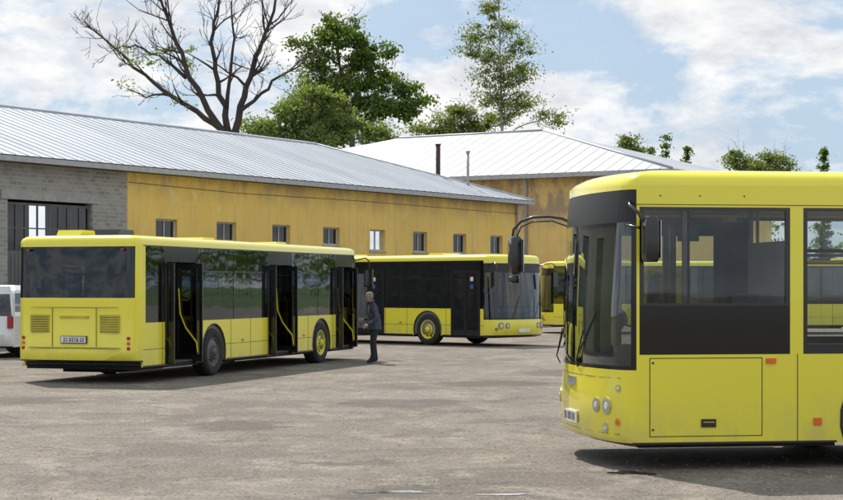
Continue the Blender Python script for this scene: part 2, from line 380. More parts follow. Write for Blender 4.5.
# ------------------------------------------------------------------ the near bus (different type)
def make_near_bus():
    b=R(8.5); u=Vector((-math.cos(b),-math.sin(b))); head=math.atan2(u.y,u.x)
    L=12.0; hw=1.25
    o=place((2.03,17.0),head,1,L,at='front')
    root=empty('city_bus',(o.x,o.y,0),head)
    B=MB(); P=YEL2
    zs,zb,zt,zr=.255,1.13,2.57,2.94; T=.045
    xr=.26; xf=L-.06
    F=lambda s:L-s
    wheels=[F(2.72),F(8.7)]
    fp=[(.06,-hw),(.01,-hw+.02),(-.05,-hw+.07),(-.12,-hw+.2),(-.20,-hw+.5),(-.25,-.4),(-.265,0),(-.25,.4),(-.20,hw-.5),(-.12,hw-.2),(-.05,hw-.07),(.01,hw-.02),(.06,hw)]
    wins_l=[(F(1.62),F(.09),'drv'),(F(2.95),F(1.755),'pas'),(F(4.5),F(3.08),'pas'),(F(6.05),F(4.63),'pas'),(F(7.6),F(6.18),'pas'),(F(9.2),F(7.73),'pas'),(F(11.2),F(9.33),'pas')]
    doors=[(F(1.75),F(.5)),(F(6.6),F(5.3)),(F(10.9),F(9.7))]
    wins_r=[(F(3.6),F(1.9),'pas'),(F(5.2),F(3.7),'pas'),(F(8.1),F(6.75),'pas'),(F(9.6),F(8.2),'pas')]
    for sg in (-1,1):
        def Y(a,b_): return (min(sg*(hw+a),sg*(hw+b_)),max(sg*(hw+a),sg*(hw+b_)))
        D=sorted(doors) if sg<0 else []
        cuts=[xr]+[c for d in D for c in d]+[xf]
        y0,y1=Y(0,-T)
        for a,c in zip(cuts[::2],cuts[1::2]): B.prism(arch_poly(a,c,zs,zb,wheels,.58),y0,y1,P)
        wins=sorted(wins_l if sg>0 else wins_r)
        solid=sorted([(a,c) for a,c,_ in wins]+D); x=xr
        for a,c in solid+[(xf,xf)]:
            if a-x>.005: B.box(x,a,y0,y1,zb,zt,P)
            x=c
        B.box(xr,xf,y0,y1,zt,zt+.02,P)
        for a,c,kind in wins:
            g0,g1=Y(-.004,-.04)
            zlo=zb
            if kind=='drv':
                B.box(a,c,*Y(-.006,-.03),zb,1.60,BLKP)
                zlo=1.60
            else:
                B.box(a,c,*Y(-.006,-.03),zb,1.20,BLK); zlo=1.20
            fw=.045
            B.box(a,a+fw,g0,g1,zlo,zt,BLK); B.box(c-fw,c,g0,g1,zlo,zt,BLK)
            B.box(a+fw,c-fw,g0,g1,zlo,zlo+.03,BLK); B.box(a+fw,c-fw,g0,g1,zt-.035,zt,BLK)
            yg=sg*(hw-.018)
            B.quad([(a+fw,yg,zlo+.03),(c-fw,yg,zlo+.03),(c-fw,yg,zt-.035),(a+fw,yg,zt-.035)],GL_C)
            if kind=='drv':
                xm=c-.49; B.box(xm,xm+.05,*Y(-.020,-.05),zlo+.03,zt-.035,BLK); B.box(xm-.02,xm,*Y(-.012,-.03),zlo+.03,zt-.035,BLK)
            else:
                B.box(a+fw,c-fw,*Y(-.012,-.035),2.13,2.165,BLK)
                if a>F(3): B.box(a+fw,c-fw,*Y(-.02,-.05),zb+.5,zb+.53,BLK)
        for a,c in D:
            B.box(a,c,*Y(-.0,-.05),2.45,zt,BLK); m=(a+c)/2
            for p,q in ((a,m-.005),(m+.005,c)):
                B.box(p,p+.07,*Y(-.004,-.04),zs,2.45,BLK); B.box(q-.07,q,*Y(-.004,-.04),zs,2.45,BLK)
                B.box(p+.07,q-.07,*Y(-.004,-.04),zs,.45,BLK); B.box(p+.07,q-.07,*Y(-.004,-.04),2.36,2.45,BLK)
                B.quad([(p+.07,sg*(hw-.02),.45),(q-.07,sg*(hw-.02),.45),(q-.07,sg*(hw-.02),2.36),(p+.07,sg*(hw-.02),2.36)],GL_C)
        for w in wheels:
            al=math.asin((zs-.48)/.58)
            B.tube([(w+.575*math.cos(t),sg*(hw-.004),.48+.575*math.sin(t)) for t in [(math.pi-al)+(2*al-math.pi)*k/14 for k in range(15)]],.02,BLK,5)
            rows=[[(w+.61*math.cos(t),yy,.48+.61*math.sin(t)) for t in [math.pi*k/12 for k in range(13)]] for yy in (sg*(hw-.05),sg*(hw-.55))]
            B.grid(rows,lambda i,j:UND)
            B.add([(w+.61*math.cos(math.pi*k/12),sg*(hw-.55),.48+.61*math.sin(math.pi*k/12)) for k in range(13)],[tuple(range(13))],UND)
        def frame(a,c,z0,z1,t=.008):
            q=Y(.001,.003)
            B.box(a,c,*q,z0,z0+t,BLK); B.box(a,c,*q,z1-t,z1,BLK); B.box(a,a+t,*q,z0+t,z1-t,BLK); B.box(c-t,c,*q,z0+t,z1-t,BLK)
        if sg>0:
            frame(F(1.335),F(.19),.33,1.10)
            B.box(F(.86),F(.71),*Y(.001,.012),.42,.50,BLK); B.box(F(.84),F(.73),*Y(.012,.02),.465,.475,YSLAT)
            B.box(F(1.47),F(1.37),*Y(.001,.018),1.04,1.09,ORG)
            B.box(F(1.94),F(1.86),*Y(.001,.018),.43,.50,ORG)
            for z in (.39,1.04): B.box(F(.235),F(.215),*Y(.003,.006),z,z+.02,BLK)
            for s in (3.5,5.0,6.5,9.6): frame(F(s+1.3),F(s),.33,.95)
            B.box(F(1.70),F(1.69),*Y(.001,.003),zs,zb,YDK)
            for s in (.3,.7,1.15): B.tube([(F(s),hw-.01,2.68),(F(s),hw+.004,2.68)],.009,YDK,8)
        q=Y(.001,.003)
        B.box(xr,xf,*q,zt+.02,zt+.028,YDK)
        B.box(F(2.1),F(.02),*Y(.001,.006),zs,zs+.022,BLK)
    rows=[(.24,.12,0),(.27,.02,0),(.34,-.02,0),(.62,-.03,0),(.78,-.015,0),(.98,.0,0),(1.02,.0,0),(1.6,.0,0),(2.2,.025,0),(2.42,.035,0),(2.66,.055,0),(2.74,.065,0),(2.78,.07,0)]
    def fm(i,j):
        if i==0: return BLK
        if i<=4: return P
        if i==5: return BLKP
        if 6<=i<=8: return GL_W if 1<=j<=10 else BLKP
        if i in (9,10): return BLKM
        return P
    endsurf(B,L,1,fp,rows,fm)
    rp=REARPLAN(hw)
    endsurf(B,0,-1,rp,[(.3,.05,0),(.4,0,0),(1.5,0,0),(2.4,.02,0),(2.78,.05,0)],lambda i,j: GL_R if (i==2 and 3<=j<=8) else P)
    zc=2.78
    def loop(ins,z,extra=0):
        c=[(L-.07*LF_(y,hw)-dx-ins-extra,y*(1-ins/hw),z) for dx,y in fp]; r=[(dx+.05*LF_(y,hw)+ins,y*(1-ins/hw),z) for dx,y in reversed(rp)]
        return c+r
    for sg in (-1,1):
        B.box(xr,xf-.0,min(sg*hw,sg*(hw-T)),max(sg*hw,sg*(hw-T)),zt+.02,zc,P)
    loops=[loop(0,zc),loop(.006,zc+.05),loop(.03,zc+.10,.03),loop(.08,zc+.14,.07),loop(.2,zr,.1),loop(.6,zr+.03,.2)]
    o2=len(B.v); B.grid(loops,lambda i,j:P,True,True); n=len(loops[0])
    B.f.append(tuple(o2+5*n+k for k in range(n))); B.m.append(B.mi(P)); B.sm.append(True)
    for sg in (-1,1):
        for (yy,zz,rr,mt,ln) in ((.98,.62,.075,LAMP,-.03),(.78,.62,.065,LAMP,-.03),(.95,.40,.042,LAMP,-.022),(1.13,.47,.028,ORG,-.02),(1.13,.80,.026,LAMP,-.013)):
            disc(B,L,fp,sg*yy,zz,rr,mt,YSLAT,ln)
    for z in (.35,.90):
        B.tube([(L-planpt(fp,y)[0]+(.019 if z<.5 else .007),y,z) for y in np.linspace(-1.15,1.15,15)],.004,YDK,4)
    B.box(L+.29,L+.31,-.27,.27,.40,.52,WHT)
    for i,yy in enumerate([-.2,-.14,-.06,0,.06,.14,.2]): B.box(L+.310,L+.313,yy-.018,yy+.018,.42,.50,BLK)
    B.box(L+.27,L+.295,-.13,.13,.78,.87,LAMP)
    for ya,yb in ((-.75,-.2),(.15,.75)):
        x0=.235 if ya<0 else .262
        B.tube([(L+x0,ya,.97),(L+.285,ya+.05,1.05),(L+.275,(ya+yb)/2,1.35)],.008,BLK,5); B.tube([(L+.27,ya+.05,1.10),(L+(.27 if yb<0 else .215),yb,1.55)],.007,BLK,5)
    def rbox(cx,cy,cz,sx,sy,sz,mat):
        rings=[]
        for t,k in ((-1,.75),(-.85,.95),(-.5,1),(.5,1),(.85,.95),(1,.75)):
            rings.append([(cx+sx*k*math.copysign(abs(math.cos(a))**.5,math.cos(a)),cy+sy*k*math.copysign(abs(math.sin(a))**.5,math.sin(a)),cz+sz*t) for a in [2*math.pi*q/14 for q in range(14)]])
        o3=len(B.v); B.grid(rings,lambda i,j:mat,True,True)
        for e in (0,5): B.f.append(tuple(o3+e*14+q for q in range(14))); B.m.append(B.mi(mat)); B.sm.append(False)
    B.tube([(L+.02,-1.1,2.49),(L+.12,-1.14,2.545),(L+.25,-1.22,2.57),(L+.42,-1.3,2.565),(L+.54,-1.36,2.52),(L+.62,-1.4,2.43),(L+.63,-1.4,2.3)],.016,BLK,8)
    B.tube([(L+.02,-1.1,2.44),(L+.22,-1.2,2.52),(L+.42,-1.3,2.515),(L+.54,-1.36,2.46),(L+.59,-1.38,2.34)],.009,BLK,8)
    rbox(L+.60,-1.40,2.14,.07,.13,.21,BLK); B.box(L+.52,L+.529,-1.5,-1.3,1.96,2.32,MIRR)
    rbox(L+.62,-1.36,1.87,.05,.09,.045,BLK)
    B.tube([(L+.0,1.2,2.62),(L+.03,1.34,2.58),(L-.03,1.44,2.5),(L-.07,1.46,2.42)],.018,BLK,8)
    B.tube([(L+.03,1.2,2.40),(L+.03,1.36,2.38),(L-.04,1.44,2.36)],.014,BLK,8)
    rbox(L-.14,1.47,2.25,.075,.10,.22,BLK); B.box(L-.222,L-.216,1.39,1.55,2.07,2.43,MIRR)
    for a,c in ((.3,wheels[1]-.62),(wheels[1]+.62,wheels[0]-.62),(wheels[0]+.62,L-.1)): B.box(a,c,-1.2,1.2,.22,.32,UND)
    B.box(wheels[1]-.62,wheels[1]+.62,-.65,.65,.28,.5,UND); B.box(wheels[0]-.62,wheels[0]+.62,-.65,.65,.28,.5,UND)
    B.build('body',root,.006)
    I=MB()
    I.box(.3,L-.1,-1.2,1.2,.33,.36,FLR); I.box(.3,L-.3,-1.18,1.18,2.60,2.64,INTL)
    for w in wheels: I.box(w-.65,w+.65,-1.2,-.6,.36,1.12,INT); I.box(w-.65,w+.65,.6,1.2,.36,1.12,INT)
    I.prism([(L-.55,.36),(L-.12,.36),(L-.06,.95),(L-.12,1.12),(L-.42,1.18),(L-.5,1.05)],-.5,1.12,INT)
    I.prism([(L-.2,.36),(L-.1,.36),(L-.06,.9),(L-.15,.95)],-1.1,-.5,BLK)
    I.prism([(L-.1,.9),(L+.14,.93),(L+.14,.98),(L-.1,1.02)],-.85,.85,INT)
    I.tube([(L-.62+.1*math.cos(t),.55+.23*math.sin(t),1.28-.2*math.cos(t)) for t in [2*math.pi*k/20 for k in range(21)]],.017,BLK,6)
    I.tube([(L-.45,.55,1.1),(L-.62,.55,1.28)],.035,BLK,6)
    I.prism([(L-1.3,.8),(L-.85,.82),(L-.84,.93),(L-1.2,.95),(L-1.35,1.72),(L-1.45,1.72)],.32,.82,SEAT)
    I.box(L-1.15,L-.95,.45,.7,.36,.82,BLK)
    I.box(L-1.66,L-1.62,.0,1.18,.36,2.25,INT); I.box(L-1.66,L-1.62,.0,.05,2.25,2.6,BLK)
    I.box(L-1.68,L-1.665,-.6,-.1,2.1,2.5,UND); I.box(L-1.45,L-.6,-.02,.01,.36,1.15,INT)
    I.box(L-1.45,L-1.2,-1.17,-1.16,2.3,2.48,GRN); I.box(L-1.9,L-1.62,-1.17,-.7,.36,2.5,UND)
    I.box(L-.1,L+.05,-.9,.9,2.42,2.62,UND)
    seats(I,[F(3.9),F(4.7),F(5.5),F(6.4),F(7.3),F(8.6),F(9.5),F(10.6)],hw)
    for s in (1.9,3.2,5.2,6.7,8.0,9.6):
        for y in (-.5,.5): I.tube([(F(s),y,.36),(F(s),y,2.6)],.018,POLE,6)
    for y in (-.5,.5): I.tube([(F(9.6),y,2.05),(F(1.9),y,2.05)],.016,POLE,6)
    I.build('interior',root)
    for i,w in enumerate(wheels):
        wheel(root,w,-(hw-.03),-1,RIMY,'wheel_right_%d'%i); wheel(root,w,hw-.03,1,RIMY,'wheel_left_%d'%i)
make_near_bus()

# ------------------------------------------------------------------ white van behind the first bus
def make_van():
    root=empty('white_minivan',(-11.05,43.6,0),R(78))
    V=MB(); CW=simple('white_car_paint',(.75,.76,.77),.25,coat=.6,var=.03)
    w=.93; wl=[.95,3.75]
    for sg in (-1,1):
        y0,y1=sorted((sg*w,sg*(w-.05)))
        V.prism(arch_poly(.12,4.7,.28,1.05,wl,.38,.33),y0,y1,CW)
        rows=[[(w_+.4*math.cos(t),yy,.33+.4*math.sin(t)) for t in [math.pi*k/10 for k in range(11)]] for w_ in (wl[0],) for yy in (sg*(w-.06),sg*.6)]
        V.grid(rows,lambda i,j:UND)
        V.grid([[(x+2.8,y,z) for x,y,z in r] for r in rows],lambda i,j:UND)
    plan=[(.12,-w),(.04,-w+.05),(0,-w+.2),(-.03,0),(0,w-.2),(.04,w-.05),(.12,w)]
    endsurf(V,0,-1,plan,[(.3,.05,0),(.35,0,0),(.6,-.05,0),(.65,0,0),(1.05,.0,0),(1.6,.12,.08),(1.80,.2,.12)],lambda i,j: GL_R if (i==4 and 1<=j<=4) else CW)
    endsurf(V,4.7,1,[(.0,-w),(-.1,-w+.1),(-.2,-.5),(-.22,0),(-.2,.5),(-.1,w-.1),(.0,w)],[(.25,.05,0),(.5,-.02,0),(.8,.02,0),(.98,.2,.03),(1.05,.9,.06)],lambda i,j:CW)
    def ring(x0,x1,k,z): return [(x0,-w*k,z),(1.3,-w*k,z),(2.4,-w*k,z),(x1,-w*k,z),(x1,w*k,z),(2.4,w*k,z),(1.3,w*k,z),(x0,w*k,z)]
    V.grid([ring(.12,3.95,1,1.05),ring(.2,3.75,.97,1.15),ring(.34,3.05,.89,1.62),ring(.4,2.95,.87,1.70),ring(.6,2.7,.75,1.82)],lambda i,j: (GL_D if i==1 and j!=7 else CW),False,True)
    V.quad(ring(.6,2.7,.75,1.82),CW)
    V.prism([(3.6,1.05),(4.68,1.0),(4.68,.9),(3.6,.9)],-.86,.86,CW)
    for x in (1.3,2.4):
        for sg in (-1,1): V.tube([(x,sg*w*.972,1.12),(x,sg*w*.895,1.64)],.035,CW,6)
    for sg in (-1,1):
        V.box(-.02,.1,sg*.85-.06,sg*.85+.06,.75,1.05,RED); V.box(4.72,4.82,sg*.7-.14,sg*.7+.14,.62,.78,LAMP)
        V.box(3.1,3.25,min(sg*.95,sg*1.12),max(sg*.95,sg*1.12),1.08,1.22,CW)
    V.box(-.07,-.06,-.26,.26,.7,.82,WHT); V.box(.2,4.6,-.85,.85,.25,.32,UND); V.box(.3,3.5,-.85,.85,.5,.9,UND)
    V.build('body',root,.01)
    for i,x in enumerate(wl):
        wheel(root,x,-(w-.02),-1,RIMG,'wheel_right_%d'%i,.33); wheel(root,x,w-.02,1,RIMG,'wheel_left_%d'%i,.33)
make_van()

# ------------------------------------------------------------------ buildings
def plaster(name,col,stain):
    m,nt,b=nmat(name)
    big=noise(nt,.35,4,.6); st=noise(nt,1.1,6,.68,(1,1,.3)); fine=noise(nt,9,3)
    c=mix(nt,ramp(nt,[(.35,0.),(.7,1.)],big),col,tuple(x*.86 for x in col))
    c=mix(nt,ramp(nt,[(.50,0.),(.72,.6)],st),c,stain)
    c=mix(nt,ramp(nt,[(.3,0.),(.8,.12)],fine),c,(.3,.25,.15))
    c=mix(nt,ramp(nt,[(.57,0.),(.66,.5)],noise(nt,.7,5,.7)),c,(.86,.68,.33))
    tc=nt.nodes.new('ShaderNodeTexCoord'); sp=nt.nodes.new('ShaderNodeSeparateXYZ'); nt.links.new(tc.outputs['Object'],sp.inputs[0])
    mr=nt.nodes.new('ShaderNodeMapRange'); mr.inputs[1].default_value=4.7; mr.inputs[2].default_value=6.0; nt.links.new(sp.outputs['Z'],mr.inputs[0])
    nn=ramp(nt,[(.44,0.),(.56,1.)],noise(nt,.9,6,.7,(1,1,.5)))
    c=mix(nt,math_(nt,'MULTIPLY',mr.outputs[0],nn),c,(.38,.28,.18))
    sk=ramp(nt,[(.56,0.),(.70,.5)],noise(nt,2.4,4,.6,(1.6,1.6,.09)))
    c=mix(nt,sk,c,(.46,.33,.17))
    nt.links.new(c,b.inputs['Base Color']); b.inputs['Roughness'].default_value=.9
    bump(nt,b,fine,.35,.02); return m
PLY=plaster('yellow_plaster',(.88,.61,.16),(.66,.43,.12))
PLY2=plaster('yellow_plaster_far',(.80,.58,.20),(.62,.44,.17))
def brickmat():
    m,nt,b=nmat('grey_brick')
    tc=nt.nodes.new('ShaderNodeTexCoord'); mp=nt.nodes.new('ShaderNodeMapping'); mp.inputs['Rotation'].default_value=(R(-90),0,0)
    nt.links.new(tc.outputs['Object'],mp.inputs[0]); br=nt.nodes.new('ShaderNodeTexBrick'); nt.links.new(mp.outputs[0],br.inputs[0])
    br.inputs['Scale'].default_value=1; br.inputs['Brick Width'].default_value=.30; br.inputs['Row Height'].default_value=.13; br.inputs['Mortar Size'].default_value=.010
    br.inputs['Color1'].default_value=(.35,.335,.31,1); br.inputs['Color2'].default_value=(.22,.21,.195,1); br.inputs['Mortar'].default_value=(.42,.41,.38,1)
    c=mix(nt,ramp(nt,[(.42,0.),(.72,.65)],noise(nt,.8,5,.6)),br.outputs[0],(.40,.38,.34))
    c=mix(nt,ramp(nt,[(.55,0.),(.7,.6)],noise(nt,1.6,5,.7)),c,(.17,.155,.14))
    nt.links.new(c,b.inputs['Base Color']); b.inputs['Roughness'].default_value=.9; bump(nt,b,br.outputs[0],.5,.015); return m
BRICK=brickmat()
def roofmat(name,c0,c1):
    m,nt,b=nmat(name)
    c=ramp(nt,[(.3,c0),(.7,c1)],noise(nt,.6,5,.6,(1,.25,.25)))
    c=mix(nt,ramp(nt,[(.60,0.),(.8,.35)],noise(nt,2.5,5,.7,(2,.3,.3))),c,(.34,.28,.24))
    nt.links.new(c,b.inputs['Base Color']); b.inputs['Roughness'].default_value=.5; b.inputs['Metallic'].default_value=.2
    return m
ROOF=roofmat('zinc_roof',(.34,.37,.41),(.46,.49,.53)); ROOF2=roofmat('pale_roof',(.30,.32,.35),(.39,.41,.44))
SOFF=simple('soffit_board',(.10,.09,.08),.8); CONC=simple('concrete',(.36,.35,.33),.9,bmp=.3)
WINF=simple('window_frame_grey',(.45,.45,.43),.6); GUT=simple('gutter_metal',(.40,.41,.42),.5,metal=.4)
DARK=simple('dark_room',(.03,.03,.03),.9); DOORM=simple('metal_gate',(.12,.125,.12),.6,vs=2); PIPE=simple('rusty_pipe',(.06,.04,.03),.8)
WG=glass('window_glass',(.22,.25,.25),.8,.04)

def wall_with_openings(Mb,x0,x1,z0,z1,ops,mat,th=.35):
    x=x0
    for a,b,zl,zh in sorted(ops):
        if a>x: Mb.box(x,a,0,th,z0,z1,mat)
        if zl>z0: Mb.box(a,b,0,th,z0,zl,mat)
        if zh<z1: Mb.box(a,b,0,th,zh,z1,mat)
        x=b
    if x<x1: Mb.box(x,x1,0,th,z0,z1,mat)
def window(Mb,a,b,zl,zh,mull=1):
    f=.06; y0,y1=.12,.18
    Mb.box(a,a+f,y0,y1,zl,zh,WINF); Mb.box(b-f,b,y0,y1,zl,zh,WINF); Mb.box(a+f,b-f,y0,y1,zl,zl+f,WINF); Mb.box(a+f,b-f,y0,y1,zh-f,zh,WINF)
    for k in range(mull):
        xm=a+(b-a)*(k+1)/(mull+1); Mb.box(xm-.025,xm+.025,y0,y1,zl+f,zh-f,WINF)
    Mb.quad([(a+f,.15,zl+f),(b-f,.15,zl+f),(b-f,.15,zh-f),(a+f,.15,zh-f)],WG)
    Mb.box(a-.06,b+.06,-.07,.10,zl-.05,zl-.003,GUT)
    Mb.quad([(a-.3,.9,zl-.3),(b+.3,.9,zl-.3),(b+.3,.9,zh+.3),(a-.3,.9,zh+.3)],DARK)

def depot():
    ang=math.atan2(.853,.522); root=empty('depot_workshop_building',(-13.0,53.9,0),ang)
    H=5.95; T1=33.8; T0=-26.0; W=14.0; tb=5.92
    w0=6.43*1.15; sp=20.5*1.15/7
    ops=[]
    for k in range(8):
        a=w0+sp*k; ops.append((a,a+1.15,3.25 if k>=4 else 3.42,4.12))
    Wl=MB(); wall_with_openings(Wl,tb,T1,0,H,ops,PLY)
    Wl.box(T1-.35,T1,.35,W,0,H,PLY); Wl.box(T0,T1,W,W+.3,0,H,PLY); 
    Wl.build('plaster_wall',root)
    Wb=MB(); bops=[(.35,4.2,0,4.5),(-9,-5,0,4.5),(-18,-14,0,4.5)]
    wall_with_openings(Wb,T0,tb-.002,0,H,bops,BRICK); Wb.box(T0,T0+.35,.35,W,0,H,BRICK); Wb.build('brick_wall',root)
    X=MB()
    for o in ops:
        window(X,*o,1)
    for a,b,zl,zh in bops:
        X.box(a-.3,b+.3,-.05,.0-.003,zh,zh+.28,CONC)
        n=4; w=(b-a)/n
        for k in range(n):
            p=a+k*w; X.box(p+.01,p+w-.01,.12,.17,0,2.9,DOORM)
            for q in range(5): X.box(p+.08+q*w/5.6,p+.11+q*w/5.6,.105,.12,.1,2.8,DOORM)
            X.box(p+.01,p+.09,.12,.17,2.9,zh-.08,DOORM); X.box(p+w-.09,p+w-.01,.12,.17,2.9,zh-.08,DOORM)
            X.box(p+.09,p+w-.09,.12,.17,zh-.16,zh-.08,DOORM); X.box(p+w/2-.02,p+w/2+.02,.12,.17,2.9,zh-.16,DOORM); X.box(p+.09,p+w/2-.02,.125,.165,3.6,3.64,DOORM); X.box(p+w/2+.02,p+w-.09,.125,.165,3.6,3.64,DOORM)
            X.quad([(p+.09,.15,2.9),(p+w-.09,.15,2.9),(p+w-.09,.15,zh-.16),(p+.09,.15,zh-.16)],WG)
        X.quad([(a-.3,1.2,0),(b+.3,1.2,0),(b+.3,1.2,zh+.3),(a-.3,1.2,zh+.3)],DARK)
    X.tube([(tb,-.03,5.3),(12,-.03,5.2),(20,-.03,5.25),(T1,-.03,5.2)],.008,BLK,4)
    X.tube([(T1-.4,-.3,H-.1),(T1-.4,-.09,H-.45),(T1-.4,-.09,.1)],.06,GUT,8)
    X.box(tb-.1,T1+.02,-.04,-.003,0,.45,CONC)
    X.build('openings_and_fittings',root)
    ov=.5; zr=8.32; hw=W/2; ze=H+.05; sl=(zr-ze)/hw; zo=ze-sl*ov
    Rf=MB()
    a0,a1=T0-ov,T1+ov; b0,b1=-ov,W+.3+ov; r0,r1=T0+hw,T1-hw+.2
    A=(a0,b0,zo);Bp=(a1,b0,zo);C=(a1,b1,zo);D=(a0,b1,zo);E=(r0,hw,zr);Fp=(r1,hw,zr)
    for z in (0,-.06):
        sh=lambda p:(p[0],p[1],p[2]+z)
        for f in ((A,Bp,Fp,E),(Bp,C,Fp),(C,D,E,Fp),(D,A,E)): Rf.quad([sh(p) for p in f],ROOF if z==0 else SOFF)
    for x in np.arange(a0+.3,a1-.05,.55):
        ym=min(1,(x-a0)/(r0-a0),(a1-x)/(a1-r1))*(hw+ov)+b0
        zy=lambda y:zo+(y-b0)*(zr-zo)/(hw+ov)
        Rf.add([(x-.02,b0,zo),(x+.02,b0,zo),(x+.02,ym,zy(ym)),(x-.02,ym,zy(ym)),(x-.012,b0,zo+.022),(x+.012,b0,zo+.022),(x+.012,ym,zy(ym)+.022),(x-.012,ym,zy(ym)+.022)],[(4,5,6,7),(0,1,5,4),(1,2,6,5),(0,4,7,3)],ROOF)
    Rf.tube([E,Fp],.09,ROOF,6); Rf.tube([Bp,Fp],.07,ROOF,6)
    Rf.box(a0,a1,b0+.0,b0+.03,zo-.20,zo-.03,GUT); Rf.box(a1-.03,a1,b0+.03,b1,zo-.20,zo-.03,GUT)
    Rf.box(a0,a1-.03,b0+.03,-.003,zo-.2,zo-.17,SOFF)
    Rf.build('hipped_roof',root)
    C2=MB()
    C2.tube([(31.3,3.0,6.4),(31.3,3.0,8.40)],.11,PIPE,10); C2.tube([(31.3,3.0,8.40),(31.3,3.0,8.47)],.14,PIPE,10)
    C2.tube([(31.5,1.5,6.1),(31.5,1.5,8.0)],.07,GUT,8); C2.tube([(31.5,1.5,8.0),(31.5,1.5,8.1)],.11,GUT,8)
    C2.build('roof_vent_pipes',root)
depot()
def hall():
    ang=math.atan2(-.52,.854); root=empty('workshop_hall_building',(5.1,98.0,0),ang)
    H=7.9; a0,a1=-26,9.2; W=16
    M=MB(); ops=[(-12,-10.5,3,4.6),(-7,-5.5,3,4.6)]
    wall_with_openings(M,a0,a1,0,H,ops,PLY2); M.box(a1-.35,a1,.35,W,0,H,PLY2); M.box(a0,a0+.35,.35,W,0,H,PLY2); M.box(a0,a1,W,W+.3,0,H,PLY2)
    for o in ops: window(M,*o,1)
    M.tube([(.9,-.4,H),(.9,-.1,H-.5),(.9,-.1,.2)],.08,GUT,8)
    M.build('walls',root)
    ov=.7; zr=11.2; zo=H+.1
    A=(a0-ov,-ov,zo);B=(a1+ov,-ov,zo);C=(a1+ov,W+1,zo);D=(a0-ov,W+1,zo);E=(-12.5,8,zr);F=(-2.2,8,zr)
    Q=MB()
    for z in (0,-.07):
        for f in ((A,B,F,E),(B,C,F),(C,D,E,F),(D,A,E)): Q.quad([(p[0],p[1],p[2]+z) for p in f],ROOF2 if z==0 else SOFF)
    for x in np.arange(a0,a1+ov,.8):
        k=min(1,(x-A[0])/(E[0]-A[0]),(B[0]-x)/(B[0]-F[0])); ym=-ov+k*(8+ov); z1=zo+k*(zr-zo)
        Q.add([(x-.02,-ov,zo+.02),(x+.02,-ov,zo+.02),(x+.02,ym,z1+.02),(x-.02,ym,z1+.02),(x-.02,-ov,zo),(x+.02,-ov,zo),(x+.02,ym,z1),(x-.02,ym,z1)],[(0,1,2,3),(1,5,6,2),(4,0,3,7)],ROOF2)
    Q.tube([E,F],.1,ROOF2,6); Q.tube([B,F],.1,ROOF2,6)
    Q.box(A[0],B[0],-ov-.04,-ov,zo-.25,zo-.02,GUT); Q.box(B[0],B[0]+.04,-ov,W+1,zo-.25,zo-.02,GUT)
    Q.quad([(A[0],-ov,zo-.22),(B[0],-ov,zo-.22),(B[0],0,zo-.22),(A[0],0,zo-.22)],SOFF)
    Q.build('hipped_roof',root)
hall()

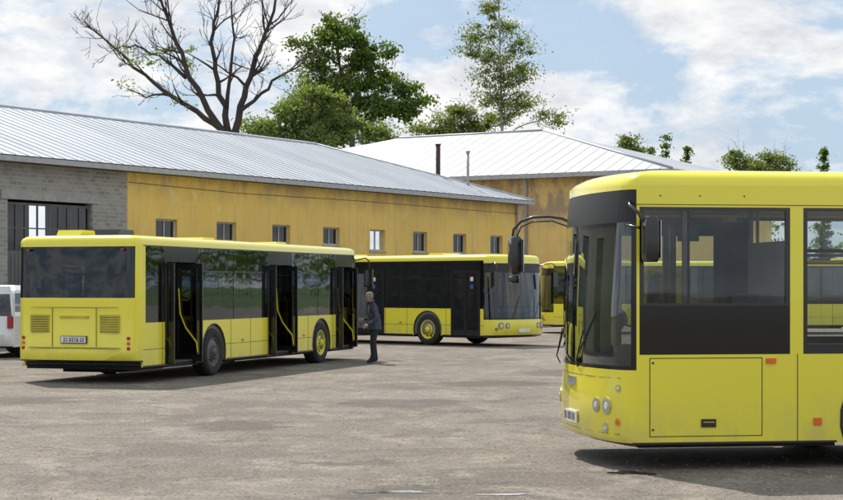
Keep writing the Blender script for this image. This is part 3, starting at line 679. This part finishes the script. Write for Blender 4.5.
# ------------------------------------------------------------------ ground
def groundmat():
    m,nt,b=nmat('old_asphalt')
    c=ramp(nt,[(.30,(.170,.148,.122)),(.5,(.225,.198,.166)),(.70,(.285,.252,.212))],noise(nt,.22,6,.68,(1,.6,1)))
    c=mix(nt,ramp(nt,[(.50,0.),(.57,.6)],noise(nt,.5,7,.75,dist=.8)),c,(.125,.110,.093))
    c=mix(nt,ramp(nt,[(.52,0.),(.60,.65)],noise(nt,.95,7,.78,(1,.8,1),dist=.4)),c,(.355,.315,.265))
    md=noise(nt,5,5,.75); c=mix(nt,ramp(nt,[(.38,.5),(.50,0.)],md),c,(.12,.105,.088))
    sp=noise(nt,26,3,.8); c=mix(nt,ramp(nt,[(.38,.75),(.48,0.)],sp),c,(.075,.065,.055))
    c=mix(nt,ramp(nt,[(.55,0.),(.66,.6)],sp),c,(.43,.385,.325))
    tc=nt.nodes.new('ShaderNodeTexCoord')
    def addv(scale,ns,dt):
        w=nt.nodes.new('ShaderNodeVectorMath'); w.operation='ADD'; sc=nt.nodes.new('ShaderNodeVectorMath'); sc.operation='SCALE'; sc.inputs['Scale'].default_value=scale
        nt.links.new(noise(nt,ns,dt,.75,out='Color'),sc.inputs[0]); nt.links.new(tc.outputs['Object'],w.inputs[0]); nt.links.new(sc.outputs[0],w.inputs[1]); return w.outputs[0]
    wv=addv(2.6,1.5,7); mask=None
    for cx,cy,rx,ry in ((-.33,26.9,1.1,1.0),(1.3,32.3,1.2,1.0),(-6.2,27.6,.9,.9),(-.28,15.3,.45,.4),(.7,15.1,.35,.3),(-.7,17.8,.45,.35),(-2.4,22.5,.6,.8),(2.0,16.9,.45,.25),(3.2,36,1.0,1.5)):
        mp=nt.nodes.new('ShaderNodeMapping'); mp.vector_type='TEXTURE'; mp.inputs['Location'].default_value=(cx+1.3,cy+1.3,0); mp.inputs['Scale'].default_value=(rx,ry,1000)
        nt.links.new(wv,mp.inputs[0]); ln=nt.nodes.new('ShaderNodeVectorMath'); ln.operation='LENGTH'; nt.links.new(mp.outputs[0],ln.inputs[0])
        o=ln.outputs['Value']; mask=o if mask is None else math_(nt,'MINIMUM',mask,o)
    mk=ramp(nt,[(.40,.7),(.62,0.)],math_(nt,'MULTIPLY',mask,.5))
    c=mix(nt,math_(nt,'MULTIPLY',mk,ramp(nt,[(.35,.5),(.55,1.)],md)),c,(.085,.077,.068))
    v=nt.nodes.new('ShaderNodeTexVoronoi'); v.feature='DISTANCE_TO_EDGE'; v.inputs['Scale'].default_value=.35
    nt.links.new(addv(2.2,1.1,5),v.inputs['Vector'])
    ck=ramp(nt,[(.0,.75),(.014,0.)],v.outputs['Distance'])
    c=mix(nt,math_(nt,'MULTIPLY',ck,ramp(nt,[(.42,0.),(.55,1.)],noise(nt,.3,3))),c,(.06,.053,.045))
    nt.links.new(c,b.inputs['Base Color']); b.inputs['Roughness'].default_value=.88; b.inputs['Specular IOR Level'].default_value=.25
    hh=mix(nt,.5,sp,md); bump(nt,b,hh,1.0,.05)
    return m
g=MB(); GM=groundmat()
g.quad([(-1500,-300,0),(1500,-300,0),(1500,3000,0),(-1500,3000,0)],GM); g.build('ground',recalc=False)
GRS=simple('grass_field_mat',(.07,.11,.03),.95,vs=.5,var=.4)
g=MB(); g.quad([(-1500,122,.004),(-30,122,.004),(40,122,.004),(1500,122,.004),(1500,3000,.004),(-1500,3000,.004)],GRS); g.build('grass_field',recalc=False)
def blob(name,items,mat,z):
    m=MB()
    for cx,cy,rx,ry in items:
        ph=[random.uniform(0,6.28) for _ in range(6)]
        pts=[]
        for k in range(90):
            a=2*math.pi*k/90; r=1+.22*math.sin(2*a+ph[0])+.16*math.sin(3*a+ph[1])+.12*math.sin(5*a+ph[2])+.09*math.sin(9*a+ph[3])+.06*math.sin(16*a+ph[4])+.04*math.sin(27*a+ph[5])
            pts.append((cx+rx*r*math.cos(a),cy+ry*r*math.sin(a),z))
        m.quad(pts,mat)
    return m.build(name,recalc=False)
PUD,nt,b=nmat('shallow_water'); b.inputs['Base Color'].default_value=(.10,.095,.085,1); b.inputs['Roughness'].default_value=.06; nt.links.new(ramp(nt,[(.4,.04),(.7,.2)],noise(nt,2,4)),b.inputs['Roughness']); b.inputs['Coat Weight'].default_value=1.0; b.inputs['Coat Roughness'].default_value=.03
blob('puddle',[(2.02,16.85,.20,.14),(-.25,15.3,.24,.10),(.7,15.1,.18,.07)],PUD,.004)
gv=MB(); GV=simple('gravel_stone',(.28,.25,.21),.9)
for k in range(3200):
    d=random.uniform(13,42); x=random.uniform(-.26,.26)*d; s=random.uniform(.005,.018)
    a=random.uniform(0,6.28); c,s_=math.cos(a)*s,math.sin(a)*s
    gv.add([(x+c,d+s_,0),(x-s_,d+c,0),(x-c,d-s_,0),(x+s_,d-c,0),(x+c*.3,d,s*.8)],[(0,1,4),(1,2,4),(2,3,4),(3,0,4)],GV)
gv.build('loose_gravel')

# ------------------------------------------------------------------ trees
BARK=simple('bark',(.09,.075,.06),.95,vs=3,bmp=.5); DBARK=simple('dead_bark',(.05,.043,.038),.95,vs=3,bmp=.4); BBARK=simple('birch_bark',(.40,.38,.35),.9,var=.4,vs=2)
LF=[leafmat('leaf_dark',(.07,.12,.03)),leafmat('leaf_mid',(.105,.165,.045)),leafmat('leaf_light',(.155,.22,.065))]
LB=[leafmat('birch_leaf_dark',(.11,.15,.06),.5),leafmat('birch_leaf_mid',(.15,.195,.08),.5),leafmat('birch_leaf_light',(.19,.235,.11),.5)]
def leaves(name,parent,blobs,mats,size,total=12000,sub=9,spread=.42,seed=1):
    rng=np.random.default_rng(seed)
    vol=np.array([b[3]*b[4]*b[5] for b in blobs])**.75; vol/=vol.sum()
    C=[];
    for (x,y,z,rx,ry,rz),f in zip(blobs,vol):
        n=int(total*f); ns=max(5,int(sub*(rx*ry*rz)**.5))
        d=rng.normal(size=(ns,3)); d/=np.linalg.norm(d,axis=1)[:,None]; d*=rng.uniform(.25,1.15,size=(ns,1))**.7
        sc=d*np.array([rx,ry,rz])+np.array([x,y,z])
        idx=rng.integers(0,ns,n); w=rng.uniform(.3,1.6,ns)[idx][:,None]
        p=sc[idx]+rng.normal(size=(n,3))*spread*w*np.array([1.1,1,.6])
        C.append(p)
    C=np.concatenate(C); n=len(C)
    a=rng.normal(size=(n,3)); a/=np.linalg.norm(a,axis=1)[:,None]; b=rng.normal(size=(n,3)); b=np.cross(a,b); b/=np.linalg.norm(b,axis=1)[:,None]
    s=size*rng.uniform(.6,1.3,size=(n,1))
    V=np.empty((n,4,3)); V[:,0]=C+a*s; V[:,1]=C+b*s*.55; V[:,2]=C-a*s; V[:,3]=C-b*s*.55
    me=bpy.data.meshes.new(name); me.vertices.add(n*4); me.vertices.foreach_set('co',V.reshape(-1))
    me.loops.add(n*4); me.loops.foreach_set('vertex_index',np.arange(n*4)); me.polygons.add(n); me.polygons.foreach_set('loop_start',np.arange(0,n*4,4)); me.polygons.foreach_set('loop_total',np.full(n,4))
    for m in mats: me.materials.append(m)
    me.polygons.foreach_set('material_index',rng.choice(len(mats),n,p=[.35,.4,.25])); me.update(); me.validate()
    ob=bpy.data.objects.new(name,me); scene.collection.objects.link(ob); ob.parent=parent
def twig(T,p,d,l,r,depth,mat,bend=.14,up=.06):
    pts=[Vector(p)]; rs=[r]; d=Vector(d).normalized(); n=4
    for k in range(n):
        d=(d+Vector((random.gauss(0,bend),random.gauss(0,bend),random.gauss(0,bend)+up))).normalized()
        pts.append(pts[-1]+d*l/n); rs.append(max(.012,r*(1-.8*(k+1)/n)))
    T.tube(pts,rs,mat,5 if r>.04 else 3)
    if depth>0:
        for k in range(random.choice((2,3,4))):
            i=random.randint(1,n); dd=(d+Vector((random.gauss(0,.5),random.gauss(0,.5),random.gauss(0,.4)))).normalized()
            twig(T,pts[i],dd,l*random.uniform(.4,.7),max(.014,rs[i]*.7),depth-1,mat,bend,up)
    return pts
def limb(T,path,r0,r1,mat,sub=5,depth=2,l=2.2):
    P=[Vector(p) for p in path]
    out=[]
    for i in range(len(P)-1):
        for k in range(3):
            t=k/3; q=P[i].lerp(P[i+1],t); q+=Vector((random.gauss(0,.06),random.gauss(0,.08),random.gauss(0,.06))) if (i or k) else Vector()
            out.append(q)
    out.append(P[-1]); n=len(out); rs=[r0+(r1-r0)*(i/(n-1))**.8 for i in range(n)]
    T.tube(out,rs,mat,8)
    for s in range(sub):
        i=random.randint(n//4,n-1); d=(out[i]-out[max(0,i-1)]).normalized()+Vector((random.gauss(0,.6),random.gauss(0,.6),random.gauss(0,.4)))
        twig(T,out[i],d,l*random.uniform(.5,1.2),max(.02,rs[i]*.55),depth,mat)
    return out
k=18.42
def dt(px,y,dy=0): return ((px-235)/k,dy,1.8+(286-y)/k)
root=empty('dead_tree',((235-421.5)/k,95,0)); T=MB()
T.tube([(0,0,-.1),(.05,0,3),(0,0,6),dt(233,150),dt(230,136)],[.45,.40,.37,.34,.32],DBARK,10)
limb(T,[dt(230,138),dt(212,122,.3),dt(188,106,.8),dt(160,88,1.2),dt(130,62,1.8),dt(102,38,2.4),dt(74,14,3)],.21,.04,DBARK,15,2,1.9)
limb(T,[dt(228,140),dt(208,112,-.5),dt(193,78,-1),dt(180,48,-1.5),dt(170,18,-2),dt(163,-12,-2.5)],.23,.05,DBARK,12,2,2.2)
limb(T,[dt(230,138),dt(224,104,.3),dt(212,70,1),dt(207,38,1.5),dt(212,8,2),dt(218,-18,2)],.22,.05,DBARK,11,2,2.2)
limb(T,[dt(235,142),dt(241,108,-.5),dt(252,80,-1),dt(262,50,-1.5),dt(276,18,-1.8),dt(282,-12,-2)],.24,.05,DBARK,13,2,2.3)
limb(T,[dt(241,112,-.5),dt(262,96,-1),dt(284,80,-1.6),dt(306,66,-2)],.13,.04,DBARK,7,2,1.5)
limb(T,[dt(226,108,.3),dt(232,76,-.8),dt(238,42,-1.6),dt(236,8,-2.2)],.13,.04,DBARK,8,2,1.8)
limb(T,[dt(188,80,-1),dt(168,62,-.4),dt(142,46,.3),dt(120,44,.7)],.11,.03,DBARK,7,2,1.3)
limb(T,[dt(165,90,1.2),dt(140,92,2),dt(120,84,2.5)],.06,.02,DBARK,5,1,1.0)
T.build('trunk_and_limbs',root)
leaves('sparse_leaves',root,[(*dt(125,52,.8),.9,.8,.6),(*dt(160,55,.2),1.6,1,.9),(*dt(185,62,-1),1.0,1,.7),(*dt(120,80,2.4),.7,.6,.5),(*dt(175,32,-1.6),.7,.6,.5),(*dt(290,78,-1.6),1.0,.8,.6),(*dt(180,100,.8),.8,.6,.4)],LB,.085,total=900,sub=8,spread=.22,seed=4)
def leafy(name,px,D,blobs,mats,bark,total,size,trunk=.35,seed=1,spread=.42,sub=9):
    k=1750/D; X=(px-421.5)/k
    root=empty(name,(X,D,0)); T=MB(); rng=random.Random(seed)
    B=[((bx-px)/k,rng.uniform(-1,1)*rx/k*.6,1.8+(286-by)/k,rx/k,max(.6,(rx+rz)/2/k),rz/k) for bx,by,rx,rz in blobs]
    zmin=min(b[2]-b[5] for b in B); ztop=max(b[2] for b in B); top=max(B,key=lambda b:b[2])
    tp=[Vector((0,0,-.1)),Vector((.1,0,zmin*.5)),Vector((0,0,zmin)),Vector((top[0]*.5,top[1]*.5,(zmin+ztop)/2)),Vector((top[0],top[1],ztop+top[5]*.6))]
    T.tube(tp,[trunk,trunk*.85,trunk*.7,trunk*.4,.04],bark,8)
    for b in B:
        c=Vector(b[:3]); zs=max(zmin*.8,c.z-max(1.5,b[5]*2)); t=min(1,max(0,(zs-zmin)/(ztop-zmin+.01)))
        s=Vector((top[0]*t,top[1]*t,zs))
        limb(T,[s,s.lerp(c,.5)+Vector((0,0,.2)),c],trunk*.3,.04,bark,6,2,max(b[3],b[5])*1.1)
    T.build('trunk_and_limbs',root)
    leaves('foliage',root,B,mats,size,total=total,seed=seed,spread=spread,sub=sub)
leafy('broadleaf_tree',352,132,[(338,38,22,13),(318,60,18,14),(362,52,20,16),(378,78,18,14),(345,84,30,18),(408,92,15,9),(400,112,22,10),(312,92,20,14),(372,108,24,14),(300,45,8,6),(330,22,9,7),(422,104,8,6),(330,112,30,12),(388,50,9,8),(350,25,8,7)],LF,BARK,21000,.15,.3,3,.36,11)
leafy('young_broadleaf_tree',310,122,[(300,110,20,16),(325,103,18,16),(348,122,22,14),(275,126,18,10),(310,135,44,14),(375,134,24,10),(258,130,13,10),(312,92,9,7)],[LB[1],LF[2],LB[2]],BARK,20000,.13,.25,5,.36,11)
leafy('birch_tree',502,134,[(492,8,11,10),(482,34,16,9),(506,28,12,10),(520,48,14,9),(494,58,20,10),(470,50,10,7),(510,80,20,11),(524,68,10,7),(493,98,16,10),(520,104,20,10),(548,118,14,8),(498,-12,8,8),(484,78,10,8),(504,116,14,8)],LB,BBARK,11500,.105,.16,7,.42,15)
leafy('bushy_birch_tree',462,140,[(460,112,14,8),(446,122,12,7),(478,120,14,9),(462,130,28,8),(440,132,12,7),(415,130,10,5)],LB,BBARK,8000,.12,.15,8,.38,12)
def far(name,px,D,blobs,total,mats,seed):
    leafy(name,px,D,blobs,mats,BARK,total,.19,.2,seed,.5,12)
far('broadleaf_tree',752,230,[(735,154,7,4),(742,162,12,6),(770,159,11,6),(784,162,8,5),(748,170,20,8),(775,172,20,8),(730,160,6,5)],6500,LB,21)
def spruce(name,px,top,D,w,seed):
    k=1750/D; root=empty(name,((px-421.5)/k,D,0)); T=MB(); H=1.8+(286-top)/k; rng=random.Random(seed)
    T.tube([(0,0,-.1),(0,0,H*.6),(0,0,H)],[.25,.14,.02],BARK,6)
    B=[]
    n=16
    for i in range(n):
        t=i/(n-1); z=H*(.25+.74*t); r=w/k*(1-t)**.85+.15
        for q in range(3):
            a=rng.uniform(0,6.28); rr=r*rng.uniform(.3,.8); B.append((rr*math.cos(a),rr*math.sin(a),z-.3*rr,max(.25,r*.5),max(.25,r*.5),.35))
            T.tube([(0,0,z),(rr*math.cos(a)*1.6,rr*math.sin(a)*1.6,z-.3*rr)],.03,BARK,3)
    T.build('trunk_and_limbs',root); leaves('foliage',root,B,LF,.2,total=5000,seed=seed,spread=.25,sub=8)
for px,tp,w,s in ((666,136,13,1),(687,148,9,2),(652,150,9,4),(824,150,7,3)): spruce('spruce_tree',px,tp,215,w,s)
far('broadleaf_tree',627,200,[(626,142,8,5),(630,152,12,6),(622,162,14,8),(640,160,10,7)],4500,LB,33)
rng=random.Random(5); belt=[]
for i in range(150):
    x=-220+i*3.2+rng.uniform(-2,2); r=rng.uniform(3,5.5); belt.append((x,270+rng.uniform(-8,8),rng.uniform(4,8.5),r,r,rng.uniform(3.5,5)))
rt=empty('distant_woodland'); leaves('foliage',rt,belt,LF,.5,total=30000,seed=9,spread=1.0,sub=5)

# ------------------------------------------------------------------ person
def person():
    D=40.6; root=empty('standing_man',((373.5-421.5)/1750*D,D,0),R(12))
    J={}; E=[]; V=[]; Rr=[]
    def v(n,p,r,par=None):
        J[n]=len(V); V.append(p); Rr.append(r)
        if par: E.append((J[par],J[n]))
    v('pel',(0.02,0,.90),(.15,.13)); v('sp',(0.02,0,1.05),(.145,.125),'pel'); v('ch',(-.01,0,1.24),(.17,.135),'sp'); v('nb',(-.045,0,1.39),(.085,.075),'ch'); v('nk',(-.07,0,1.455),(.056,.056),'nb')
    for s,n in ((-1,'a'),(1,'b')):
        v('hip'+n,(.02,s*.095,.84),(.105,.10),'pel'); v('kn'+n,(-.01+s*.03,s*.11,.47),(.072,.07),'hip'+n); v('an'+n,(.03+s*.05,s*.12,.10),(.052,.055),'kn'+n)
        v('heel'+n,(.05+s*.05,s*.12,.05),(.045,.045),'an'+n); v('toe'+n,(-.14+s*.05,s*.14,.04),(.042,.035),'an'+n)
        v('sh'+n,(-.03,s*.20,1.335),(.075,.072),'ch')
    v('ela',(.03,-.25,1.06),(.052,.052),'sha'); v('wra',(-.15,-.21,.91),(.034,.034),'ela')
    v('elb',(.01,.25,1.07),(.052,.052),'shb'); v('wrb',(-.19,.19,1.02),(.034,.034),'elb')
    me=bpy.data.meshes.new('figure'); me.from_pydata(V,E,[]); ob=bpy.data.objects.new('tmp',me); scene.collection.objects.link(ob)
    sk=ob.modifiers.new('s','SKIN'); sk.use_smooth_shade=True
    for i,sv in enumerate(me.skin_vertices[0].data): sv.radius=Rr[i]; sv.use_root=(i==0)
    ob.modifiers.new('u','SUBSURF').levels=2
    dg=bpy.context.evaluated_depsgraph_get(); m2=bpy.data.meshes.new_from_object(ob.evaluated_get(dg)); bpy.data.objects.remove(ob)
    JK=simple('jacket',(.05,.06,.08),.9,vs=12,var=.35,bmp=.4); TR=simple('trousers',(.018,.02,.025),.9,vs=10,bmp=.4); SK=simple('skin',(.42,.24,.17),.6); SHO=simple('shoe_leather',(.02,.017,.015),.5); HR=simple('grey_hair',(.22,.21,.20),.9,vs=40,var=.4)
    m2.materials.clear()
    for m in (JK,TR,SK,SHO): m2.materials.append(m)
    for p in m2.polygons:
        c=p.center; p.use_smooth=True
        if c.z<.085: p.material_index=3
        elif c.z<.86 and abs(c.y)<.19: p.material_index=1
        elif c.z>1.43: p.material_index=2
        else: p.material_index=0
    body=bpy.data.objects.new('figure',m2); scene.collection.objects.link(body); body.parent=root
    Cn=MB(); ring=lambda z,a,b,x:[(x+a*math.cos(t),b*math.sin(t),z) for t in [2*math.pi*q/20 for q in range(20)]]
    Cn.grid([ring(.80,.165,.205,.02),ring(.86,.165,.205,.02),ring(.98,.15,.19,.02),ring(1.15,.15,.19,.005)],lambda i,j:JK,True,True)
    Cn.tube([(-.115,0,1.40),(-.065,.07,1.425),(0,.06,1.45),(.01,0,1.46),(0,-.06,1.45),(-.065,-.07,1.425),(-.115,0,1.40)],.022,JK,6)
    Cn.build('jacket_hem_and_collar',root)
    H=MB(); rings=[]
    prof=[(-.115,.03,.035,-.03),(-.10,.055,.045,-.02),(-.07,.075,.058,-.008),(-.03,.086,.068,0),(.01,.092,.073,.003),(.05,.092,.074,.008),(.085,.075,.062,.012),(.105,.045,.04,.012),(.113,.01,.01,.012)]
    for z,a,b,x in prof: rings.append([(x+a*math.cos(t),b*math.sin(t),z) for t in [2*math.pi*q/20 for q in range(20)]])
    def hm(i,j):
        front = 6<=j<=13
        return SK if (i<5 and front) or i<2 else HR
    H.grid(rings,hm,True,True)
    H.add([(-.092,-.014,-.035),(-.092,.014,-.035),(-.118,0,-.032),(-.090,0,.015)],[(0,1,2),(0,2,3),(1,2,3)],SK)
    for s in (-1,1):
        H.tube([(-.082,s*.028,.005),(-.089,s*.028,.005)],.010,SHO,8); H.tube([(-.086,s*.015,.022),(-.080,s*.045,.024)],.006,HR,4)
        H.tube([(.005,s*.07,-.03),(.012,s*.085,0),(.008,s*.075,.025)],.012,SK,6)
    H.tube([(-.082,-.022,-.065),(-.088,0,-.063),(-.082,.022,-.065)],.005,RED,4)
    h=H.build('head',root); h.location=(-.095,0,1.555); h.rotation_euler=(0,R(-10),R(4))
    def hand(name,loc,rot,mir):
        me=bpy.data.meshes.new(name); v=[(0,0,0),(-.035,0,0),(-.07,0,-.004)]; e=[(0,1),(1,2)]; r=[.026,.032,.028]
        for k,(yy,l) in enumerate(((.026,.066),(.009,.074),(-.009,.068),(-.025,.054))):
            b=len(v); v+=[(-.085,yy,-.006),(-.085-l*.5,yy*1.15,-.018),(-.085-l*.85,yy*1.15,-.045)]; e+=[(2,b),(b,b+1),(b+1,b+2)]; r+=[.0105,.009,.008]
        b=len(v); v+=[(-.03,mir*.035,-.012),(-.06,mir*.052,-.025),(-.085,mir*.05,-.035)]; e+=[(1,b),(b,b+1),(b+1,b+2)]; r+=[.013,.011,.009]
        me.from_pydata(v,e,[]); ob=bpy.data.objects.new(name,me); scene.collection.objects.link(ob); sk=ob.modifiers.new('s','SKIN'); sk.use_smooth_shade=True
        for i,sv in enumerate(me.skin_vertices[0].data): sv.radius=(r[i],r[i]*.75); sv.use_root=(i==0)
        ob.modifiers.new('u','SUBSURF').levels=1; me.materials.append(SK); ob.parent=root; ob.location=loc; ob.rotation_euler=rot
    hand('hand_right',(-.16,-.208,.905),(R(80),R(-30),0),1); hand('hand_left',(-.20,.185,1.018),(R(-80),R(0),R(10)),1)
person()

# ------------------------------------------------------------------ light and sky
sv=Vector((.34,-.70,-1)).normalized()
el=math.asin(-sv.z); az=math.atan2(-sv.x,-sv.y)
ld=bpy.data.lights.new('sun','SUN'); ld.energy=5.0; ld.angle=R(.55); ld.color=(1,.94,.85)
lo=bpy.data.objects.new('sun',ld); scene.collection.objects.link(lo); lo.rotation_euler=sv.to_track_quat('-Z','Y').to_euler()
w=bpy.data.worlds.new('World'); scene.world=w; w.use_nodes=True; nt=w.node_tree; bg=nt.nodes['Background']
sky=nt.nodes.new('ShaderNodeTexSky'); sky.sky_type='NISHITA'; sky.sun_disc=False; sky.sun_elevation=el; sky.sun_rotation=az; sky.dust_density=1.5; sky.air_density=1.0
n1=noise(nt,9.5,8,.62,(1,1,2.0),coord='Generated',dist=.2)
n2=noise(nt,15,6,.62,(1,1,2.2),coord='Generated')
cl=ramp(nt,[(.36,(6.3,6.6,7.1)),(.46,(7.7,7.8,8.0)),(.56,(9.0,8.95,8.85))],n2)
blue=mix(nt,.75,sky.outputs[0],(3.9,5.4,7.2))
c=mix(nt,ramp(nt,[(.43,.08),(.49,.6),(.55,1.)],n1),blue,cl)
tc=nt.nodes.new('ShaderNodeTexCoord'); sp=nt.nodes.new('ShaderNodeSeparateXYZ'); nt.links.new(tc.outputs['Generated'],sp.inputs[0])
mr=nt.nodes.new('ShaderNodeMapRange'); mr.inputs[1].default_value=.2; mr.inputs[2].default_value=.7; mr.inputs[3].default_value=.113; mr.inputs[4].default_value=.125
nt.links.new(sp.outputs['Z'],mr.inputs[0]); nt.links.new(mr.outputs[0],bg.inputs[1])
nt.links.new(c,bg.inputs[0])

cam=bpy.data.cameras.new('camera'); co=bpy.data.objects.new('camera',cam); scene.collection.objects.link(co)
co.location=(0,0,1.8); co.rotation_euler=(R(90),0,0); cam.sensor_width=36; cam.lens=36*1750/843; cam.shift_y=36/843; cam.clip_end=6000; cam.clip_start=.1
scene.camera=co
scene.view_settings.view_transform='Standard'; scene.view_settings.look='None'; scene.view_settings.exposure=0
